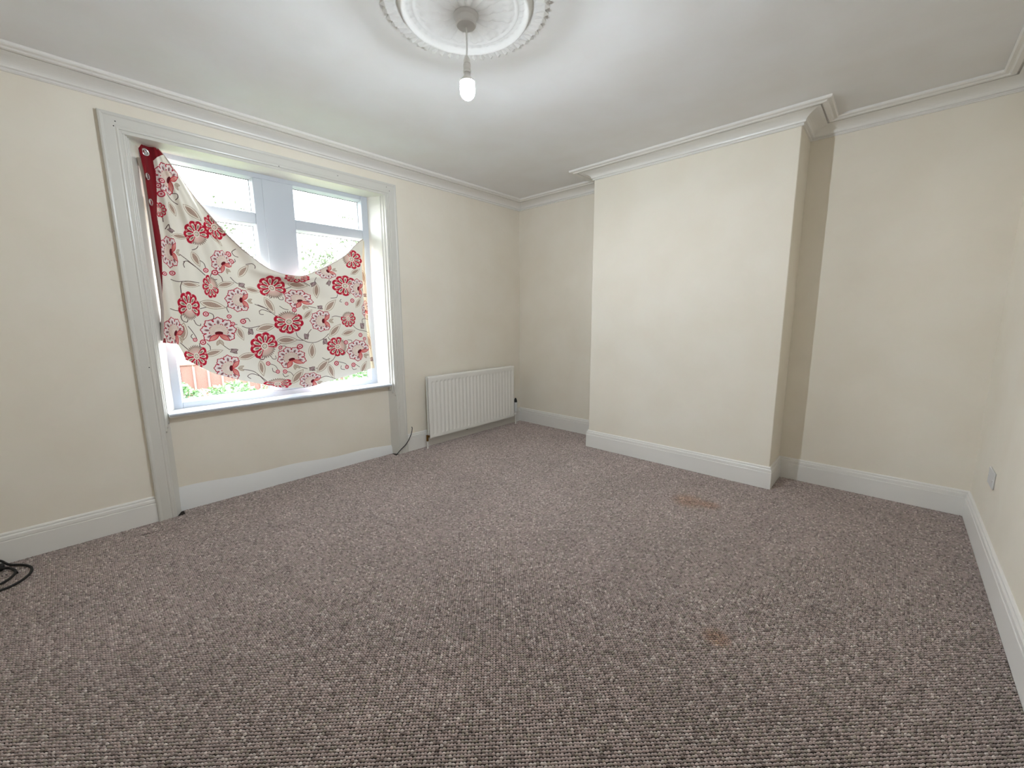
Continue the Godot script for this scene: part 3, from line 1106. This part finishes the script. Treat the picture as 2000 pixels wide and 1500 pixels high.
	for e in [Vector3(-3.236, 2.235, 0), Vector3(-3.241, 2.096, 0), Vector3(-3.243, 1.950, 0)]:
		st = tool()
		var prof := PackedVector2Array()
		for k in 11:
			var a := TAU * k / 10.0
			prof.append(Vector2(0.0165 + 0.005 * cos(a), 0.003 * sin(a)))
		lathe(st, prof, 28)
		lathe(st, PackedVector2Array([Vector2(0, -0.002), Vector2(0.013, -0.002)]), 28)
		var ey := put(st, "eyelet", M.chrome, c, Vector3(e.x, e.y, drape(e.x, e.y) + 0.006) + o)
		ey.rotation = Vector3(PI / 2, 0, -0.35 if e.y > 2.2 else -1.05)


# ---------------------------------------------------------------- the radiator

func radiator() -> void:
	var x0 := -1.412
	var x1 := -0.212
	var y0 := 0.098
	var y1 := 0.700
	var r := thing("radiator", Vector3((x0 + x1) / 2, 0, 0.05))
	label(r, "white ribbed double panel radiator on the wall beside the window", "radiator")
	var o := -r.position
	var ribs := 25
	var cols := ribs * 8
	var rows := [0.0, 0.012, 0.022, 0.055, 0.062, 0.07, 0.078, 0.9, 0.908, 0.916, 0.923, 0.965, 0.985, 0.995, 1.0]
	for panel in [["front_panel", 0.104, 1.0], ["back_panel", 0.048, -1.0]]:
		var st := tool()
		var face := []
		for i in cols + 1:
			var u := float(i) / cols
			var line := PackedVector3Array()
			for v in rows:
				var env := smoothstep(0.055, 0.078, v) * (1.0 - smoothstep(0.9, 0.923, v))
				var inside := smoothstep(0.006, 0.018, u) * (1.0 - smoothstep(0.982, 0.994, u))
				var wave := 0.5 - 0.5 * cos(TAU * (u * ribs))
				var z: float = -0.0085 * pow(1.0 - wave, 2.2) * env * inside
				if v <= 0.0 or v >= 1.0:
					z -= 0.006
				if v == 0.995:
					z -= 0.002
				if i == 0 or i == cols:
					z -= 0.006
				line.append(Vector3(lerpf(x0, x1, u), lerpf(y0, y1, v), panel[1] + z * panel[2]))
			face.append(line)
		for i in cols:
			for j in rows.size() - 1:
				quad(st, face[i][j] + o, face[i + 1][j] + o, face[i + 1][j + 1] + o, face[i][j + 1] + o, 1)
		# back sheet and edges
		var zb: float = panel[1] - 0.017 * panel[2]
		var zf: float = panel[1] - 0.006 * panel[2]
		var lo := minf(zb, zf)
		var hi := maxf(zb, zf)
		box(st, Vector3(x0, y0, lo) + o, Vector3(x1, y1, hi) + o, 0.002)
		put(st, panel[0], M.enamel, r)
	var st := tool()
	for k in 72:
		var x := lerpf(x0 + 0.03, x1 - 0.03, k / 71.0)
		box(st, Vector3(x - 0.001, y0 + 0.06, 0.066) + o, Vector3(x + 0.001, y1 - 0.02, 0.086) + o)
	put(st, "convector_fins", M.enamel, r).set_meta("kind", "stuff")
	st = tool()
	box(st, Vector3(x0 + 0.02, y1 - 0.012, 0.046) + o, Vector3(x1 - 0.02, y1 - 0.002, 0.102) + o, 0.002)
	put(st, "top_cover", M.enamel, r)
	for x in [x0 + 0.16, x1 - 0.16]:
		st = tool()
		box(st, Vector3(x - 0.02, y0 + 0.05, 0.001) + o, Vector3(x + 0.02, y1 - 0.08, 0.034) + o, 0.003)
		put(st, "wall_bracket", M.enamel, r)
	st = tool()
	box(st, Vector3(-0.922, 0.080, 0.03) + o, Vector3(-0.894, 0.099, 0.062) + o, 0.003)
	put(st, "drain_plug", M.hole, r)
	# lockshield valve and pipe on the left
	st = tool()
	tube(st, PackedVector3Array([Vector3(-1.424, 0.118, 0.076) + o, Vector3(-1.404, 0.118, 0.076) + o]), 0.011, 12)
	tube(st, PackedVector3Array([Vector3(-1.432, 0.135, 0.076) + o, Vector3(-1.432, 0.075, 0.076) + o]), 0.0105, 12)
	put(st, "lockshield_valve", M.brass, r)
	for x in [-1.432, -0.165]:
		st = tool()
		tube(st, PackedVector3Array([Vector3(x, 0.098, 0.076) + o, Vector3(x, -0.004, 0.076) + o]), 0.0078, 12)
		put(st, "feed_pipe", M.trim, r)
	# thermostatic valve on the right
	var tv := thing("thermostatic_valve", Vector3(-0.165, 0.10, 0.076))
	label(tv, "white thermostatic radiator valve with black cap at the corner end", "valve")
	st = tool()
	lathe(st, PackedVector2Array([Vector2(0, 0), Vector2(0.013, 0), Vector2(0.013, 0.03), Vector2(0.010, 0.034), Vector2(0.010, 0.05)]), 20)
	tube(st, PackedVector3Array([Vector3(0, 0.018, 0), Vector3(-0.044, 0.018, 0)]), 0.010, 12)
	put(st, "valve_body", M.trim, tv)
	st = tool()
	lathe(st, PackedVector2Array([Vector2(0.010, 0.05), Vector2(0.018, 0.054), Vector2(0.0205, 0.075), Vector2(0.0205, 0.155), Vector2(0.019, 0.162), Vector2(0.0, 0.163)]), 24)
	put(st, "head", M.plastic, tv)
	st = tool()
	lathe(st, PackedVector2Array([Vector2(0.0185, 0.162), Vector2(0.0185, 0.178), Vector2(0.012, 0.200), Vector2(0.006, 0.212), Vector2(0.0, 0.214)]), 24)
	put(st, "cap", M.rubber, tv)


# ---------------------------------------------------------------- ceiling rose and lamp

func ceiling_rose() -> void:
	var R := 0.338
	var c := thing("ceiling_rose", Vector3(-2.41, H, 1.857))
	label(c, "round white plaster ceiling rose with leafy rim above the bulb", "ceiling rose")
	# drop below the ceiling against radius, with raised leaves
	var st := tool()
	var n := 288
	var rad := [0.0, 0.05, 0.07, 0.085, 0.10, 0.115, 0.13, 0.145, 0.16, 0.175, 0.188, 0.2, 0.206, 0.212, 0.218, 0.222, 0.23, 0.238, 0.244, 0.248, 0.252, 0.257, 0.262, 0.267, 0.271, 0.274, 0.282, 0.292, 0.302, 0.312, 0.320, 0.328]
	var grain := FastNoiseLite.new()
	grain.seed = 5
	grain.frequency = 30.0
	var drop := func(r: float, a: float) -> float:
		var d := 0.016
		if r < 0.205:
			d = 0.020 + 0.020 * (1.0 - smoothstep(0.03, 0.20, r))
			var lf := absf(sin(a * 8.0))
			var lf2 := absf(sin(a * 16.0 + r * 30.0))
			var env := smoothstep(0.05, 0.08, r) * (1.0 - smoothstep(0.19, 0.205, r))
			d += env * (0.010 * lf + 0.005 * lf2 * smoothstep(0.1, 0.2, r) - 0.004 * pow(absf(cos(a * 8.0)), 12.0))
			d += 0.004 * env * sin(r * 150.0) * lf
		elif r < 0.220:
			d = 0.022 + 0.006 * sin((r - 0.205) / 0.015 * PI)
		elif r < 0.244:
			d = 0.020 + 0.004 * maxf(0.0, sin(a * 40.0)) * sin((r - 0.220) / 0.024 * PI)
		elif r < 0.272:
			d = 0.020 + 0.022 * sin((r - 0.244) / 0.028 * PI)
		else:
			d = 0.016 - 0.006 * smoothstep(0.272, 0.33, r)
			d += 0.006 * absf(sin(a * 26.0)) * smoothstep(0.274, 0.29, r)
		return -d - 0.0012 * grain.get_noise_2d(cos(a) * r * 3.0, sin(a) * r * 3.0)
	for i in n:
		for k in rad.size() - 1:
			var p := []
			for e in [[k, i], [k + 1, i], [k + 1, i + 1], [k, i + 1]]:
				var a: float = TAU * (int(e[1]) % n) / n
				p.append(Vector3(cos(a) * rad[e[0]], (drop as Callable).call(rad[e[0]], a), sin(a) * rad[e[0]]))
			if k == 0:
				st.set_smooth_group(1)
				tri(st, p[0], p[1], p[2])
			else:
				quad(st, p[0], p[1], p[2], p[3], 1)
		var a0 := TAU * i / n
		var a1 := TAU * (i + 1) / n
		var re: float = rad[-1]
		quad(st, Vector3(cos(a0) * re, (drop as Callable).call(re, a0), sin(a0) * re), Vector3(cos(a1) * re, (drop as Callable).call(re, TAU * ((i + 1) % n) / n), sin(a1) * re), Vector3(cos(a1) * re, 0, sin(a1) * re), Vector3(cos(a0) * re, 0, sin(a0) * re))
	put(st, "plaster_disc", M.plaster, c)
	# the pointed leaves of the rim
	st = tool()
	var tip := Vector3(0.056, -0.016, 0)
	var root_l := Vector3(0.0, -0.010, -0.0185)
	var root_r := Vector3(0.0, -0.010, 0.0185)
	var mid_l := Vector3(0.034, -0.012, -0.0165)
	var mid_r := Vector3(0.034, -0.012, 0.0165)
	var rib0 := Vector3(-0.004, -0.020, 0)
	var rib1 := Vector3(0.032, -0.027, 0)
	for t in [[rib0, root_l, mid_l], [rib0, mid_l, rib1], [rib1, mid_l, tip], [rib0, mid_r, root_r], [rib0, rib1, mid_r], [rib1, tip, mid_r]]:
		st.set_smooth_group(-1)
		tri(st, t[0], t[2], t[1])
	for e in [[root_l, mid_l], [mid_l, tip], [tip, mid_r], [mid_r, root_r]]:
		var a: Vector3 = e[0]
		var b: Vector3 = e[1]
		quad(st, a, b, Vector3(b.x * 0.9, 0.0, b.z * 0.9), Vector3(a.x * 0.9, 0.0, a.z * 0.9))
	st.generate_normals()
	var leaf_mesh := st.commit()
	var many := 52
	for i in many:
		var a := TAU * i / many
		var l := put_mesh(leaf_mesh, "leaf", M.plaster, c, Vector3(cos(a), 0, sin(a)) * (R - 0.046))
		l.rotation.y = -a


func pendant() -> void:
	var at := Vector3(-2.41, 0, 1.857)
	var p := thing("pendant_lamp", at + Vector3(0, H - 0.04, 0))
	label(p, "bare glowing light bulb hanging on white flex from the ceiling rose", "lamp")
	var o := Vector3(0, -(H - 0.04), 0)
	var st := tool()
	lathe(st, PackedVector2Array([Vector2(0.0, 2.492), Vector2(0.052, 2.492), Vector2(0.052, 2.476), Vector2(0.046, 2.470), Vector2(0.043, 2.468), Vector2(0.042, 2.446), Vector2(0.038, 2.441), Vector2(0.008, 2.438), Vector2(0.005, 2.436), Vector2(0.0, 2.436)]), 40)
	put(st, "ceiling_cap", M.aged_plastic, p, o)
	st = tool()
	tube(st, PackedVector3Array([Vector3(0, 2.437, 0), Vector3(0.0015, 2.38, 0.001), Vector3(0, 2.32, 0)]), 0.0032, 10)
	put(st, "flex", M.plastic, p, o)
	st = tool()
	lathe(st, PackedVector2Array([Vector2(0.0, 2.330), Vector2(0.006, 2.330), Vector2(0.010, 2.322), Vector2(0.0145, 2.312), Vector2(0.0145, 2.302), Vector2(0.0125, 2.301), Vector2(0.0125, 2.2985), Vector2(0.0150, 2.2975), Vector2(0.0150, 2.278), Vector2(0.0130, 2.277), Vector2(0.0130, 2.274), Vector2(0.0165, 2.273), Vector2(0.0165, 2.266), Vector2(0.0, 2.266)]), 32)
	put(st, "lamp_holder", M.plastic, p, o)
	st = tool()
	lathe(st, PackedVector2Array([Vector2(0.0, 2.2665), Vector2(0.0125, 2.2665), Vector2(0.0135, 2.256), Vector2(0.021, 2.246), Vector2(0.0300, 2.238), Vector2(0.0315, 2.234), Vector2(0.0315, 2.230), Vector2(0.0, 2.230)]), 32)
	put(st, "light_blocking_collar", M.plastic, p, o)  # opaque collar added and widened to keep bulb light off the ceiling
	st = tool()
	var prof := PackedVector2Array([Vector2(0.0, 2.2295), Vector2(0.0300, 2.2295), Vector2(0.0310, 2.216)])
	for k in 9:
		var a := PI * 0.5 * k / 8.0
		prof.append(Vector2(0.0315 * cos(a), 2.196 - 0.034 * sin(a)))
	lathe(st, prof, 36)
	put(st, "bulb", M.bulb_glow, p, o)
	var light := OmniLight3D.new()
	light.name = "bulb_light"
	light.light_color = Color(0.90, 0.95, 1.0)
	light.light_energy = 0.32
	light.light_size = 0.008
	light.omni_range = 12.0
	light.omni_attenuation = 2.0
	light.shadow_enabled = true
	light.position = Vector3(0, 2.2195, 0) + o
	p.add_child(light)


# ---------------------------------------------------------------- small things

func small_things() -> void:
	var st := tool()
	tube(st, PackedVector3Array([Vector3(-1.572, 0.238, 0.032), Vector3(-1.570, 0.220, 0.035), Vector3(-1.581, 0.180, 0.036), Vector3(-1.610, 0.128, 0.037), Vector3(-1.652, 0.082, 0.037), Vector3(-1.700, 0.050, 0.036), Vector3(-1.745, 0.010, 0.030), Vector3(-1.755, -0.004, 0.026)]), 0.0035, 10)
	label(put(st, "cable", M.rubber), "loose end of dark cable standing up beside the right of the architrave", "cable")
	var coil := thing("cable_coil", Vector3(-4.08, 0.0, 0.19))
	label(coil, "black flex lying in loose loops on the carpet by the skirting", "cable")
	var o := -coil.position
	st = tool()
	tube(st, PackedVector3Array([Vector3(-4.30, 0.008, 0.16), Vector3(-4.14, 0.03, 0.05), Vector3(-4.07, 0.040, 0.04), Vector3(-4.03, 0.014, 0.075), Vector3(-3.985, 0.009, 0.115), Vector3(-3.955, 0.008, 0.175), Vector3(-3.955, 0.008, 0.25), Vector3(-3.99, 0.008, 0.32), Vector3(-4.05, 0.008, 0.35), Vector3(-4.13, 0.010, 0.33), Vector3(-4.17, 0.012, 0.24), Vector3(-4.12, 0.016, 0.13), Vector3(-4.05, 0.018, 0.115), Vector3(-4.01, 0.014, 0.16), Vector3(-4.01, 0.010, 0.22), Vector3(-4.05, 0.010, 0.28), Vector3(-4.12, 0.014, 0.27), Vector3(-4.15, 0.020, 0.19), Vector3(-4.10, 0.024, 0.12), Vector3(-4.03, 0.020, 0.13), Vector3(-4.00, 0.009, 0.20)]), 0.0055, 10)
	put(st, "flex", M.rubber, coil, o)
	st = tool()
	box(st, Vector3(-4.10, 0.004, 0.07), Vector3(-4.045, 0.034, 0.112), 0.007)
	put(st, "plug", M.rubber, coil, o)
	var plate := thing("blank_plate", Vector3(-0.565, 0.42, LZ))
	label(plate, "small grey blanking plate low on the side wall", "wall plate")
	st = tool()
	box(st, Vector3(-0.073, -0.043, -0.008), Vector3(0.073, 0.043, 0.0), 0.003)
	put(st, "plate", M.aged_plastic, plate)
	for s in [-1, 1]:
		st = tool()
		lathe(st, PackedVector2Array([Vector2(0.0, 0.001), Vector2(0.003, 0.001), Vector2(0.0034, 0.0)]), 12)
		var screw := put(st, "screw", M.chrome, plate, Vector3(0.06 * s, 0, -0.008))
		screw.rotation.x = -PI / 2
